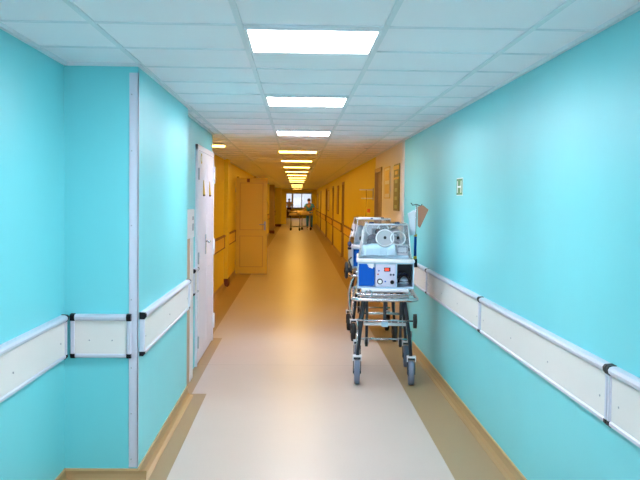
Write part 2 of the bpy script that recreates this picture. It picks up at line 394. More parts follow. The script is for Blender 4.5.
# ------------------------------------------------------------------ left recess things
t = thing('double_door', 'white double door with hinges and yellow pennants on the left turquoise wall', 'door', (XC, 0, 0))
ya, yb = 8.12, 9.70; ym = (ya+yb)/2-.02
MB().box(0, .022, ya, ya+.05, 0.0, 2.05, .003).box(0, .022, yb-.03, yb, 0.0, 2.05, .003).box(0, .022, ya, yb, 2.0, 2.05, .003).build('door_frame', 'whitedoor', t)
for a, b in ((ya+.05, ym-.003), (ym+.003, yb-.03)):
    lf = MB().box(.002, .016, a, b, .01, 2.0, .004).build('door_leaf', 'whitedoor', t)
    MB().box(.015, .020, a+.09, b-.09, .12, .86, .002).box(.015, .020, a+.09, b-.09, 1.06, 1.9, .002).build('leaf_panel', 'whitedoor', lf)
    for z in (.22, 1.0, 1.78):
        yh = a if a < ym-.1 and b < ym+.01 else b
        MB().cyl((.026, yh, z-.055), (.026, yh, z+.055), .009, 12).box(.016, .024, yh-.03, yh+.03, z-.05, z+.05).build('hinge', 'steel' if yh == a else 'white', lf)
hd = MB().box(.018, .028, ym-.065, ym-.025, 1.0, 1.2, .003).cyl((.03, ym-.045, 1.13), (.07, ym-.045, 1.13), .009).tube([(.068, ym-.045, 1.13), (.07, ym-.1, 1.13), (.066, ym-.17, 1.125)], .009)
hd.build('door_handle', 'chrome', t)
# projecting hinge blocks by the far edge
for z0, z1 in ((.14, .3), (.98, 1.12), (1.72, 1.90)):
    MB().box(.0, .036, yb-.02, yb+.018, z0, z1, .005).build('hinge_block', 'white', t)
for i, y in enumerate((8.62, 9.20)):
    p = thing('pennant', ['narrow yellow pennant on the white double door, nearer to the camera', 'narrow yellow pennant on the white double door, farther from the camera'][i], 'pennant', (XC+.022, y, 1.63), 0, 'yellow pennants on the white door')
    MB().hull([(0, -.006, .10), (0, .006, .10), (0, -.034, -.04), (0, .034, -.04), (.004, -.006, .10), (.004, .006, .10), (.014, -.034, -.04), (.014, .034, -.04)],
              [(0, 1, 3, 2), (4, 6, 7, 5), (0, 2, 6, 4), (1, 5, 7, 3), (0, 4, 5, 1), (2, 3, 7, 6)]).build('cloth', 'yellow', p)
    MB().box(0, .016, -.036, .036, -.055, -.038, .003).build('hem_bar', 'brownp', p)
t = thing('door_sticker', 'small round yellow sticker high on the white double door', 'sticker', (XC+.020, 8.45, 1.93))
MB().cyl((0, 0, 0), (.002, 0, 0), .05, 24).build('disc', 'yellow', t)
MB().cyl((.002, 0, 0), (.003, 0, 0), .03, 24).build('disc_centre', 'signwhite', t)
t = thing('upright_board', 'narrow white edged tan board standing at the left wall behind the corner', 'board', (XC+.006, 7.0, 0))
MB().box(.002, .03, .0, .62, .0, 1.22, .003).build('board_face', 'tan', t)
MB().box(.0, .036, .44, .64, .0, 1.22, .004).build('edge_strip', 'white', t)
MB().box(.0, .045, .0, .64, 1.22, 1.46, .006).build('head_box', 'white', t)
MB().box(.045, .047, .48, .56, 1.28, 1.34).box(.045, .047, .48, .56, 1.37, 1.40).build('slot', 'greysw', t)
t = thing('wall_switch', 'small grey switch high on the left turquoise recess wall', 'switch', (XC, 7.32, 1.80))
MB().box(0, .012, -.04, .04, -.045, .045, .004).build('plate', 'greysw', t); MB().box(.012, .018, -.02, .02, -.025, .025, .002).build('rocker', 'white', t)
t = thing('wall_speaker', 'round grey fitting high on the left ochre wall beside the white door', 'wall fitting', (XD, 13.2, 2.12))
MB().cyl((0, 0, 0), (.05, 0, 0), .09, 28).build('rim', 'greysw', t); MB().cyl((.05, 0, 0), (.054, 0, 0), .065, 28).build('grille', 'ydark', t)
t = thing('ceiling_light', 'small narrow warm ceiling light peeking past the white double door', 'ceiling light', (-1.06, 11.5, CEIL-.002))
MB().box(-.13, .13, -.14, .14, -.02, .0, .003).build('lamp_frame', 'lampframe', t); MB().box(-.11, .11, -.12, .12, -.03, -.02).build('diffuser', 'lampwarm', t)  # added glowing panel stands in for a lamp's reflection

# open yellow door
t = thing('open_door', 'open yellow panelled door standing across the left side of the orange corridor', 'door', (-1.275, 18.40, 0))
W, HT = .655, 2.0
def rect(mb, x0, x1, z0, z1, y0, y1, bev=.002): return mb.box(x0, x1, y0, y1, z0, z1, bev)
m_ = MB(); st = .085
rect(m_, 0, st, .012, HT, 0, .04); rect(m_, W-st, W, .012, HT, 0, .04); rect(m_, st, W-st, HT-.10, HT, 0, .04); rect(m_, st, W-st, .80, .92, 0, .04); rect(m_, st, W-st, .012, .15, 0, .04)
m_.build('door_frame', 'ydoor', t)
MB().box(st, W-st, .014, .03, .15, .80).build('door_panel', 'ydoor', t); MB().box(st, W-st, .014, .03, .92, HT-.10).build('door_panel', 'ydoor', t)
for (a, b, z0, z1) in ((st, W-st, .15, .80), (st, W-st, .92, HT-.10)):
    MB().box(a, a+.012, .004, .014, z0, z1).box(b-.014, b, .004, .014, z0, z1).box(a, b, .004, .014, z0, z0+.01).box(a, b, .004, .014, z1-.012, z1).build('moulding', 'ydark', t)
MB().box(.23, .29, -.006, 0, HT-.09, HT-.015, .002).build('number_plate', 'brownp', t)
MB().box(W-.065, W-.03, -.008, 0, .92, 1.10, .003).cyl((W-.047, 0, 1.04), (W-.047, -.05, 1.04), .009).tube([(W-.047, -.05, 1.04), (W-.10, -.052, 1.04), (W-.16, -.048, 1.035)], .009).build('door_handle', 'steel', t)
for z in (.25, 1.75): MB().cyl((.002, .045, z-.05), (.002, .045, z+.05), .012, 12).build('hinge', 'steel', t)
for x in (.02, .37): MB().box(x, x+.05, -.012, .03, HT, HT+.03, .004).build('top_bracket', 'ydark', t)

# ------------------------------------------------------------------ right wall things
t = thing('wall_sign', 'small green sign with white letter H on the right turquoise wall', 'sign', (XR-.001, 6.70, 1.662), R90)
MB().box(-.122, .122, -.003, 0, -.067, .067, .001).build('sign_border', 'signwhite', t)
MB().box(-.115, .115, -.005, -.003, -.060, .060).build('sign_face', 'green', t)
MB().box(-.086, -.062, -.007, -.005, -.046, .046).box(.062, .086, -.007, -.005, -.046, .046).box(-.062, .062, -.007, -.005, -.007, .007).build('letter', 'signwhite', t)

t = thing('wall_plaque', 'tall olive and gold photo strip panel on the cream wall, next to the turquoise edge', 'wall panel', (XR, 10.95, 1.72), R90, 'framed panels on the cream wall')
MB().box(-.30, .30, -.012, 0, -.29, .29, .003).build('backing', 'olive', t)
for i in range(5):
    z = -.24+.105*i
    MB().box(-.14, .14, -.016, -.012, z-.022, z+.022, .001).build('photo', 'gold' if i > 3 else 'palegreen', t)
MB().box(-.28, .28, -.018, -.012, .10, .125).box(-.28, .28, -.018, -.012, .22, .27).build('gold_band', 'gold', t)
t = thing('wall_plaque', 'pale gold framed notice on the cream wall, beside the grey door', 'wall panel', (XR, 12.1, 1.80), R90, 'framed panels on the cream wall')
MB().box(-.37, .37, -.010, 0, -.215, .215, .003).build('backing', 'cream', t)
MB().box(-.37, .37, -.014, -.008, -.215, -.20).box(-.37, .37, -.014, -.008, .20, .215).box(-.37, -.35, -.014, -.008, -.2, .2).box(.35, .37, -.014, -.008, -.2, .2).build('edge_frame', 'gold', t)
MB().box(-.25, .25, -.013, -.009, .03, .17).box(-.25, .25, -.013, -.009, -.15, -.02).build('print', 'gold', t)
t = thing('wall_bracket', 'two pale bars with a hanging cord projecting from the right ochre wall', 'wall bracket', (XR, 14.35, 1.66))
MB().box(-.23, 0, -.012, .012, .06, .08, .003).build('bar', 'white', t); MB().box(-.20, 0, -.012, .012, -.08, -.06, .003).build('bar', 'white', t)
MB().box(-.012, 0, -.03, .03, -.10, .10, .003).build('wall_plate', 'steel', t)
MB().tube([(-.12, -.014, .07), (-.115, -.016, -.1), (-.12, -.014, -.36)], .004, 6).build('cord', 'brownp', t)
MB().box(-.10, -.05, -.02, .02, -.30, -.24, .004).build('cord_tag', mat('orange tag', (230, 110, 30), .5), t)
for y0, y1, z0, z1, mt, l in ((26.2, 27.2, 1.15, 2.0, 'greyw', 'brown poster on the right ochre wall past the first brown door'), (33.9, 35.7, 1.15, 1.95, 'board', 'white notice board on the right ochre wall, tall pale strip'), (51.5, 55.5, 1.05, 1.95, 'board', 'white notice board on the right ochre wall beside the nurse')):
    t = thing('notice_board', l, 'notice board', (XR, (y0+y1)/2, (z0+z1)/2), R90)
    h, v = (y1-y0)/2, (z1-z0)/2
    MB().box(-h, h, -.012, 0, -v, v, .003).build('board', mt, t)
    MB().box(-h, h, -.02, -.01, v-.025, v).box(-h, h, -.02, -.01, -v, -v+.025).box(-h, -h+.03, -.02, -.01, -v, v).box(h-.03, h, -.02, -.01, -v, v).build('frame', 'alu_o', t)

# ------------------------------------------------------------------ transport trolley
def make_trolley(label, loc, rz):
    t = thing('stretcher_trolley', label, 'trolley', loc, rz, 'wheeled incubator trolleys')
    hw = .228
    for sx in (-1, 1):
        for y, front in ((0, 1), (.82, 0)):
            x = sx*hw
            w_ = MB().lathe_x([(-.010, .070), (-.020, .074), (-.024, .086), (-.021, .098), (-.010, .102), (.010, .102), (.021, .098), (.024, .086), (.020, .074), (.010, .070)], (x, y, .102)).build('wheel', 'tyre', t)
            MB().cyl((x-.026, y, .102), (x+.026, y, .102), .030, 20).cyl((x-.034, y, .102), (x+.034, y, .102), .010, 12).build('hub', 'darkmetal', w_)
            MB().box(x-.034, x+.034, y-.028, y+.028, .212, .232, .003).box(x-.034, x-.028, y-.022, y+.022, .09, .216, .002).box(x+.028, x+.034, y-.022, y+.022, .09, .216, .002).build('fork', 'darkmetal', t)
            MB().box(x-.038, x+.038, y-.034, y+.034, .232, .246, .003).box(x-.038, x-.030, y-.034, y-.028, .20, .232).box(x+.030, x+.038, y-.034, y-.028, .20, .232).build('fork_cap', 'white', t)
            top = (sx*.165, y+(.10 if front else -.10), .735)
            MB().tube([(x*.985, y, .235), (sx*.205, y+(.03 if front else -.03), .45), top], .015, 8).build('leg', 'darkmetal', t)
            MB().tube([(x*1.0, y+.022, .24), (sx*.228, y+(.05 if front else -.05), .45)], .008, 8).build('leg_tube', 'chrome', t)
        # inner loading legs with small castors
        x = sx*.148
        MB().box(x-.012, x+.012, .30, .33, .34, .735, .004).build('loading_leg', 'darkmetal', t)
        c = MB().lathe_x([(-.010, .026), (-.012, .032), (.012, .032), (.010, .026)], (x, .315, .30), 18).build('castor', 'rubber', t)
        MB().box(x-.018, x-.013, .30, .33, .29, .35).box(x+.013, x+.018, .30, .33, .29, .35).box(x-.018, x+.018, .30, .33, .345, .352).build('castor_fork', 'steel', t)
    MB().tube([(-.235, -.03, .545), (.235, -.03, .545)], .007, 8).build('axle_bar', 'chrome', t)
    w_ = MB().lathe_x([(-.006, .045), (-.014, .05), (-.014, .06), (.014, .06), (.014, .05), (.006, .045)], (.252, -.03, .545), 24).build('bumper_wheel', 'rubber', t)
    MB().cyl((.236, -.03, .545), (.270, -.03, .545), .02, 16).build('hub', 'darkmetal', w_)
    MB().tube([(-.178, .0, .512), (.178, .0, .512)], .014, 10).build('cross_bar', 'white', t)
    MB().box(-.028, .028, -.022, .022, .49, .535, .006).build('clamp', 'bluew', t)
    MB().tube([(-.21, .32, .335), (.21, .32, .335)], .009, 8).build('cross_bar', 'chrome', t)
    MB().tube([(-.22, .80, .50), (.22, .80, .50)], .012, 8).build('cross_bar', 'chrome', t)
    MB().box(-.013, .013, .03, .056, .53, .735, .003).build('centre_post', 'darkmetal', t)
    # top bumper loops
    MB().tube([(-.275, -.12, .730), (.265, -.12, .730), (.265, .9, .730), (-.275, .9, .730)], .016, 10, closed=True, fillet=.09).build('bumper_rail', 'chrome', t)
    MB().tube([(-.24, -.065, .768), (.23, -.065, .768), (.23, .86, .768), (-.24, .86, .768)], .009, 8, closed=True, fillet=.07).build('bumper_rail', 'chrome', t)
    MB().box(-.20, .20, .0, .03, .735, .75, .003).box(-.20, .20, .40, .43, .735, .75, .003).box(-.20, .20, .80, .83, .735, .75, .003).box(-.195, -.165, 0, .83, .735, .75, .003).box(.165, .195, 0, .83, .735, .75, .003).build('deck_frame', 'steel', t)
    MB().box(-.20, .195, -.03, .84, .785, .812, .008).build('deck_tray', 'white', t)
    for a_, b_ in ((-.2, 0), (.165, 0), (-.2, .80), (.165, .80)): MB().box(a_, a_+.03, b_, b_+.03, .75, .785).build('deck_spacer', 'steel', t)
    for x in (-.018, .028): MB().sphere((x, -.02, .722), .013, (1.3, 1, .8), 12).build('release_knob', mat('red knob', (180, 40, 50), .4) if 'redk' not in M else M['redk'], t)
    r = MB().ring((-.14, -.075, .775), .028, .006).build('tow_ring', 'chrome', t)
    return t
M['redk'] = mat('red knob', (180, 40, 50), .4)

def make_incubator(label, loc, rz):
    t = thing('infant_incubator', label, 'incubator', loc, rz, 'infant incubators on trolleys')
    b = MB().box(-.235, .235, .06, .80, 0, .012).box(-.235, -.228, .0, .80, 0, .218).box(.232, .239, .0, .80, 0, .218).box(-.235, .235, .79, .80, 0, .218).box(.088, .098, .0, .79, .012, .218)
    b.box(-.235, .235, 0, .06, 0, .012).box(-.235, .239, 0, .80, .208, .218).box(-.228, .09, .03, .79, .012, .208)
    b.build('base_shell', 'bluew', t)
    MB().prism([(-.222, .02), (-.222, .205), (-.150, .205), (-.128, .185), (-.09, .175), (-.09, .035), (-.105, .02)], 'y', .006, .032).build('side_cover', 'blue', t)
    MB().prism([(-.155, .205), (-.14, .178), (-.108, .168), (-.10, .185), (-.10, .205)], 'y', -.002, .01).build('cover_tag', 'white', t)
    cp = MB().box(-.082, .085, .004, .03, .015, .205, .003).build('control_panel', 'pinkish', t)
    MB().box(-.012, .042, -.002, .006, .145, .178, .002).build('display', 'black', cp); MB().box(-.004, .030, -.004, -.001, .152, .170).build('digits', 'redled', cp)
    MB().cyl((-.045, .006, .06), (-.045, -.012, .06), .024, 24).build('dial', 'black', cp); MB().cyl((-.045, -.008, .06), (-.045, -.016, .06), .016, 20).build('dial_face', 'dial', cp)
    MB().cyl((.058, .006, .055), (.058, -.02, .055), .018, 20, .014).build('knob', 'black', cp)
    for x in (.045, .068): MB().cyl((x, .006, .118), (x, -.008, .118), .009, 14).build('knob', 'navy', cp)
    for x, z, c in ((-.055, .15, 'blue'), (-.062, .12, 'redk'), (.0, .06, 'blue'), (.012, .115, 'pinkish')): MB().box(x-.006, x+.006, 0, .006, z-.006, z+.006, .001).build('button', c, cp)
    # storage bay inner
    MB().box(.099, .232, .35, .36, .012, .207).build('bay_back', 'darkmetal', t)
    # bed deck
    MB().box(-.245, .245, -.01, .83, .218, .246, .008).build('bed_deck', 'white', t)
    MB().box(-.20, .20, .10, .76, .246, .275, .012).build('mattress', 'cloth', t)
    # hood : bottom rect and narrower top, sloping front
    B = [(-.222, .03), (.218, .03), (.218, .80), (-.222, .80)]; T = [(-.168, .15), (.190, .15), (.190, .78), (-.168, .78)]
    z0, z1 = .246, .535
    V = [(x, y, z0) for x, y in B]+[(x, y, z1) for x, y in T]
    MB().hull(V, [(0, 1, 5, 4), (1, 2, 6, 5), (2, 3, 7, 6), (3, 0, 4, 7), (4, 5, 6, 7)], .004).build('hood', 'clear', t)
    e = MB()
    for i in range(4):
        e.tube([V[i], V[i+4]], .005, 6); e.tube([V[i+4], V[4+(i+1) % 4]], .008, 6); e.tube([V[i], V[(i+1) % 4]], .006, 6)
    e.build('hood_edges', 'clearrim', t)
    # ports on the sloping front and sides
    ny = Vector((0, -(z1-z0), (.12))).normalized()
    def front(x, u): return Vector((x, .03+.12*u, z0+(z1-z0)*u))
    q = Vector((0, 0, 1)).rotation_difference(ny)
    for x, u, R in ((-.005, .60, .075), (.105, .60, .062)):
        c = front(x, u)+ny*.006
        pts = [c+q @ Vector((R*math.cos(2*PI*k/32), R*math.sin(2*PI*k/32), 0)) for k in range(32)]
        p = MB().tube(pts, .006, 8, closed=True).build('hand_port', 'clearrim', t)
        MB().cyl(c, c+ny*.003, R-.003, 32).build('port_door', 'portclear' if R > .07 else 'clear', t)
        MB().cyl(c, c+ny*.016, .012, 16).build('port_latch', 'black', p)
    for y in (.36, .60):
        c = Vector((-.197, y, .40)); R = .07
        pts = [c+Vector((-.006+R*.14*math.sin(a), R*math.cos(a), R*math.sin(a))) for a in [2*PI*k/32 for k in range(32)]]
        p = MB().tube(pts, .007, 8, closed=True).build('hand_port', 'white', t)
        MB().sphere(c+Vector((-.012, 0, 0)), .014, n=10).build('port_latch', 'black', p)
    MB().box(-.15, .17, .17, .77, .536, .546, .004).build('hood_lid', 'clear', t)
    for x in (-.12, .10): MB().box(x-.02, x+.02, .155, .18, .536, .556, .004).build('lid_catch', 'navy', t)
    return t

C1 = (.747, 7.40); a1 = -math.radians(4)
tr = make_trolley('chrome and dark wheeled trolley under the nearer incubator, by the right turquoise wall', (C1[0], C1[1], 0), a1)
inc = make_incubator('nearer infant incubator with blue panel and clear hood on the front trolley', (C1[0], C1[1], .812), a1)
C2 = (.86, 9.70)
tr2 = copy_tree(tr); tr2.location = (C2[0], C2[1], 0); tr2.rotation_euler = (0, 0, 0)
tr2['label'] = 'wheeled trolley with black wheels behind the front one, under the farther incubator'
for ch in tr2.children:
    if ch.name.startswith('wheel'):
        ch.data = ch.data.copy(); ch.data.materials[0] = M['rubber']  # grey tyres swapped for black: dimmer light put into the wheel colour
inc2 = copy_tree(inc); inc2.location = (C2[0]-.015, C2[1]-.05, .812); inc2.rotation_euler = (0, 0, 0)
inc2['label'] = 'farther infant incubator whose hood shows left behind the nearer one'
hp_ = MB().box(-.168, .085, .135, .162, .528, .556, .006).build('hood_handle', 'white', inc2)
MB().box(-.03, -.005, .130, .136, .535, .548, .002).build('handle_latch', 'navy', hp_)
# side hand wheel and curved handle of the rear trolley
hwp = MB().ring((-.315, -.07, .79), .075, .018, 'x').cyl((-.34, -.07, .79), (-.285, -.07, .79), .026, 16).tube([(-.315, -.07, .715), (-.315, -.07, .865)], .012).tube([(-.315, -.145, .79), (-.315, .005, .79)], .012).build('side_wheel', 'rubber', tr2)
MB().tube([(-.29, -.07, .79), (-.27, -.07, .80), (-.26, -.07, .755)], .012, 8).box(-.285, -.255, -.10, -.04, .77, .84, .006).tube([(-.27, -.07, .84), (-.29, -.05, .90), (-.26, -.04, .93)], .008, 8).build('wheel_bracket', 'darkmetal', tr2)
MB().tube([(-.20, -.04, .765), (-.255, -.05, .68), (-.285, -.05, .56), (-.275, -.04, .36), (-.24, 0, .26)], .011, 10, fillet=.08).build('side_handle', 'chrome', tr2)

def local(c, a, p): 
    v = Matrix.Rotation(a, 3, 'Z') @ Vector(p); return (c[0]+v.x, c[1]+v.y, v.z)
def pleat(mb, w, d, z, n=14, amp=.004, th=.012, seed=1, edge_k=5):
    rnd = random.Random(seed); b = bmesh.new(); grid = []
    for j in range(n+1):
        row = []
        for i in range(n+1):
            u, v = i/n-.5, j/n-.5
            edge = min(.5-abs(u), .5-abs(v))*2
            row.append(b.verts.new((u*w, v*d, z+th*min(1, edge*edge_k)+amp*math.sin(9*u+5*v*v+seed)+rnd.uniform(-amp, amp)*.5)))
        grid.append(row)
    for j in range(n):
        for i in range(n): b.faces.new((grid[j][i], grid[j][i+1], grid[j+1][i+1], grid[j+1][i]))
    bmesh.ops.recalc_face_normals(b, faces=b.faces)
    ex = bmesh.ops.extrude_face_region(b, geom=b.faces[:]); 
    for v in [g for g in ex['geom'] if isinstance(g, bmesh.types.BMVert)]: v.co.z = z-.001
    bmesh.ops.recalc_face_normals(b, faces=b.faces)
    mb._merge(b, smooth=True); return mb
# things in the front incubator
lo = local(C1, a1, (-.055, .15, 1.087))
m_ = pleat(MB(), .30, .17, 0.004, n=20, th=.085, amp=.006, seed=2, edge_k=14)
o = m_.build('folded_sheet', 'cloth'); o.location = lo; o.rotation_euler = (0, 0, a1); tag(o, 'folded pale blue sheet lying inside the nearer incubator hood', 'sheet')
lo = local(C1, a1, (.145, .12, 1.087))
t = thing('supply_box', 'small white box with dark outline inside the nearer incubator, right of the blue sheet', 'box', lo, a1)
MB().box(-.05, .05, 0, .12, 0, .085, .004).build('box_body', 'white', t)
MB().box(-.042, .042, -.003, 0, .070, .076).box(-.042, .042, -.003, 0, .018, .024).box(-.042, -.036, -.003, 0, .024, .07).box(.036, .042, -.003, 0, .024, .07).build('outline', 'navy', t)
lo = local(C1, a1, (-.105, .34, 1.087))
t = thing('restraint_pad', 'dark navy padded pad inside the nearer incubator behind the sheet', 'pad', lo, a1)
MB().box(-.05, .05, -.04, .04, 0, .13, .02, seg=3).sphere((.0, 0, .14), .04, (1.2, .8, .7)).sphere((.045, .02, .19), .028).build('padding', 'navy', t)
MB().box(-.053, .053, -.043, .043, .05, .075, .003).build('strap', 'white', t)
lo = local(C1, a1, (.06, .45, 1.087))
o = MB().tube([(.08*math.cos(a)*(1-.02*a), .07*math.sin(a), .012+.012*a) for a in [k*.35 for k in range(56)]], .007, 8).build('coiled_hose', 'steel'); o.location = lo; tag(o, 'coiled grey breathing hose inside the nearer incubator', 'hose')
lo = local(C1, a1, (.02, .66, 1.087))
t = thing('paper_pack', 'crumpled pale pink paper pack at the back of the nearer incubator', 'paper pack', lo, a1)
pleat(MB(), .30, .14, .001, n=10, amp=.016, th=.19, seed=5).build('wrapping', mat('pale pink paper', (240, 230, 240), .7), t)
lo = local(C1, a1, (-.10, .60, 1.087))
t = thing('towel_roll', 'rolled white towel at the left back of the nearer incubator', 'towel', lo, a1)
MB().cyl((0, -.09, .04), (0, .09, .04), .04, 20).build('roll', 'paper', t); MB().cyl((0, -.01, .04), (0, .01, .04), .042, 20).build('band', 'cloth', t)
lo = local(C1, a1, (.115, .30, 1.087))
o = MB().tube([(-.03, 0, .01), (-.04, 0, .10), (0, 0, .15), (.04, .01, .11), (.05, .02, .03), (.01, .03, .012)], .004, 8, fillet=.03).build('feeding_tube', 'white'); o.location = lo; tag(o, 'thin white looped tube standing inside the nearer incubator on the right', 'tube')
# hose loops and a bag in the storage bay
lo = local(C1, a1, (.165, .06, .824))
o = MB().tube([(-.045+.0*k, .02, .03) if k < 0 else (.052*math.cos(PI*k/10), .02, .035+.09*math.sin(PI*k/10)) for k in range(11)], .006, 8).tube([(.045*math.cos(PI*k/10), .05, .03+.06*math.sin(PI*k/10)) for k in range(11)], .007, 8).build('hose_loop', 'rubber'); o.location = lo; tag(o, 'black looped hose in the open bay of the nearer incubator', 'hose')
lo = local(C1, a1, (.163, .20, .824))
t = thing('supply_bag', 'grey white pouch with dark straps stuffed in the open bay of the nearer incubator', 'bag', lo, a1)
MB().sphere((0, 0, .04), .05, (1.15, 1.5, .78), 20).build('pouch', 'paper', t)
MB().sphere((0, .05, .085), .045, (1.2, 1.2, .6), 20).build('cushion', 'navy', t)
MB().tube([(-.05, -.055, .04), (0, -.078, .035), (.05, -.055, .04)], .004, 6).build('strap', 'rubber', t)

# items in the rear incubator
ci = (inc2.location.x, inc2.location.y)
lo = (ci[0]-.10, ci[1]+.25, 1.087)
o = pleat(MB(), .22, .30, .004, th=.16, amp=.022, seed=9).build('crumpled_sheet', 'paper'); o.location = lo; tag(o, 'crumpled white sheet inside the farther incubator hood', 'sheet')
t = thing('hand_bulb', 'dark blue rubber bulb and valve hanging at the left side of the farther incubator', 'bulb', (ci[0]-.262, ci[1]+.10, 1.07))
MB().sphere((0, 0, 0), .022, (1, 1, 1.4)).build('bulb', 'navy', t)
MB().tube([(0, 0, .03), (.005, .02, .08), (.02, .04, .12)], .006, 8).build('tube', 'steel', t)
MB().box(-.02, .02, -.02, .02, -.06, -.035, .005).build('valve', 'darkmetal', t)

# drip pole with bag and wrapped pack
pl = local(C1, a1, (.278, .50, 0))
t = thing('drip_pole', 'slim pole with blue sleeve and hook clamped to the nearer incubator', 'drip pole', (pl[0], pl[1], .96))
MB().tube([(-.06, 0, .0), (-.02, 0, .0), (0, 0, .02)], .011, 8).box(-.025, .018, -.02, .02, .0, .075, .005).build('pole_clamp', 'black', t)
MB().cyl((0, 0, .075), (0, 0, .10), .015, 14).build('collar', 'yellow', t)
MB().cyl((0, 0, .10), (0, 0, .275), .012, 14).build('sleeve', 'blue', t)
MB().cyl((0, 0, .275), (0, 0, .295), .014, 14).build('collar', 'yellow', t)
MB().cyl((0, 0, .295), (.004, 0, .56), .006, 12).build('pole', 'chrome', t)
MB().tube([(-.045, 0, .575), (-.03, 0, .555), (.004, 0, .562), (.045, 0, .548), (.055, 0, .565)], .004, 8).build('hook', 'darkmetal', t)
o = MB().hull([(-.062, -.02, .50), (-.012, -.02, .53), (.004, -.02, .525), (.006, -.02, .31), (-.042, -.02, .305), (-.052, -.02, .44),
               (-.062, .006, .50), (-.012, .008, .53), (.004, .008, .525), (.006, .006, .31), (-.042, .006, .305), (-.052, .012, .44)],
              [(0, 1, 2, 3, 4, 5), (6, 7, 8, 9, 10, 11)]+[(i, (i+1) % 6, 6+(i+1) % 6, 6+i) for i in range(6)]).build('drip_bag', 'paper')
o.location = (pl[0]-.012, pl[1]-.02, .94); tag(o, 'white plastic bag hanging from the drip pole', 'bag')
P = [(.018, .56), (.062, .575), (.112, .535), (.038, .375), (.022, .39)]
o = MB().hull([(x, -.03, z) for x, z in P]+[(x, .012, z) for x, z in P], [(0, 1, 2, 3, 4), (5, 6, 7, 8, 9)]+[(i, (i+1) % 5, 5+(i+1) % 5, 5+i) for i in range(5)]).build('paper_cone', 'kraft')
o.location = (pl[0]-.002, pl[1], .94); tag(o, 'brown folded paper cone hanging from the drip pole hook', 'paper')

# ------------------------------------------------------------------ far gurney
def make_gurney():
    a = -math.radians(30)
    t = thing('hospital_gurney', 'wheeled gurney with beige bedding in front of the nurse, far down the corridor', 'gurney', (.20, 45.8, 0), a)
    for sx in (-1, 1):
        for sy in (-1, 1):
            x, y = sx*.26, sy*.58
            MB().tube([(x, y, .15), (x, y, .78)], .018, 8).build('leg', 'steel', t)
            w_ = MB().lathe_x([(-.012, .06), (-.016, .075), (.016, .075), (.012, .06)], (x, y, .075), 20).build('wheel', 'rubber', t)
            MB().box(x-.022, x+.022, y-.02, y+.02, .13, .16, .004).build('fork', 'steel', t)
    MB().tube([(-.26, -.58, .2), (.26, -.58, .2)], .012, 8).tube([(-.26, .58, .2), (.26, .58, .2)], .012, 8).tube([(-.26, -.58, .2), (-.26, .58, .2)], .012, 8).tube([(.26, -.58, .2), (.26, .58, .2)], .012, 8).build('lower_frame', 'steel', t)
    MB().box(-.30, .30, -.80, .80, .76, .80, .01).build('bed_frame', 'steel', t)
    MB().box(-.28, .28, -.78, .78, .80, .88, .03, seg=3).build('mattress', 'sheet', t)
    for sx in (-1, 1): MB().tube([(sx*.31, -.6, .78), (sx*.31, -.6, .97), (sx*.31, .6, .97), (sx*.31, .6, .78)], .012, 8, fillet=.05).build('side_rail', 'ydoor', t)
    return t, a
gt, ga = make_gurney()
o = pleat(MB(), .5, .9, 0, th=.11, amp=.02, seed=4).build('blanket', mat('ochre blanket', (244, 214, 170), .85)); v = Matrix.Rotation(ga, 3, 'Z') @ Vector((0, .02, 0)); o.location = (.20+v.x, 45.8+v.y, .882); o.rotation_euler = (0, 0, ga); tag(o, 'rumpled ochre blanket lying on the far gurney', 'blanket')
v = Matrix.Rotation(ga, 3, 'Z') @ Vector((0, -.64, 0))
o = MB().sphere((0, 0, .055), .2, (1, .62, .27), 20).build('pillow', 'coat'); o.location = (.20+v.x, 45.8+v.y, .882); o.rotation_euler = (0, 0, ga); tag(o, 'pale pillow at the near end of the far gurney', 'pillow')

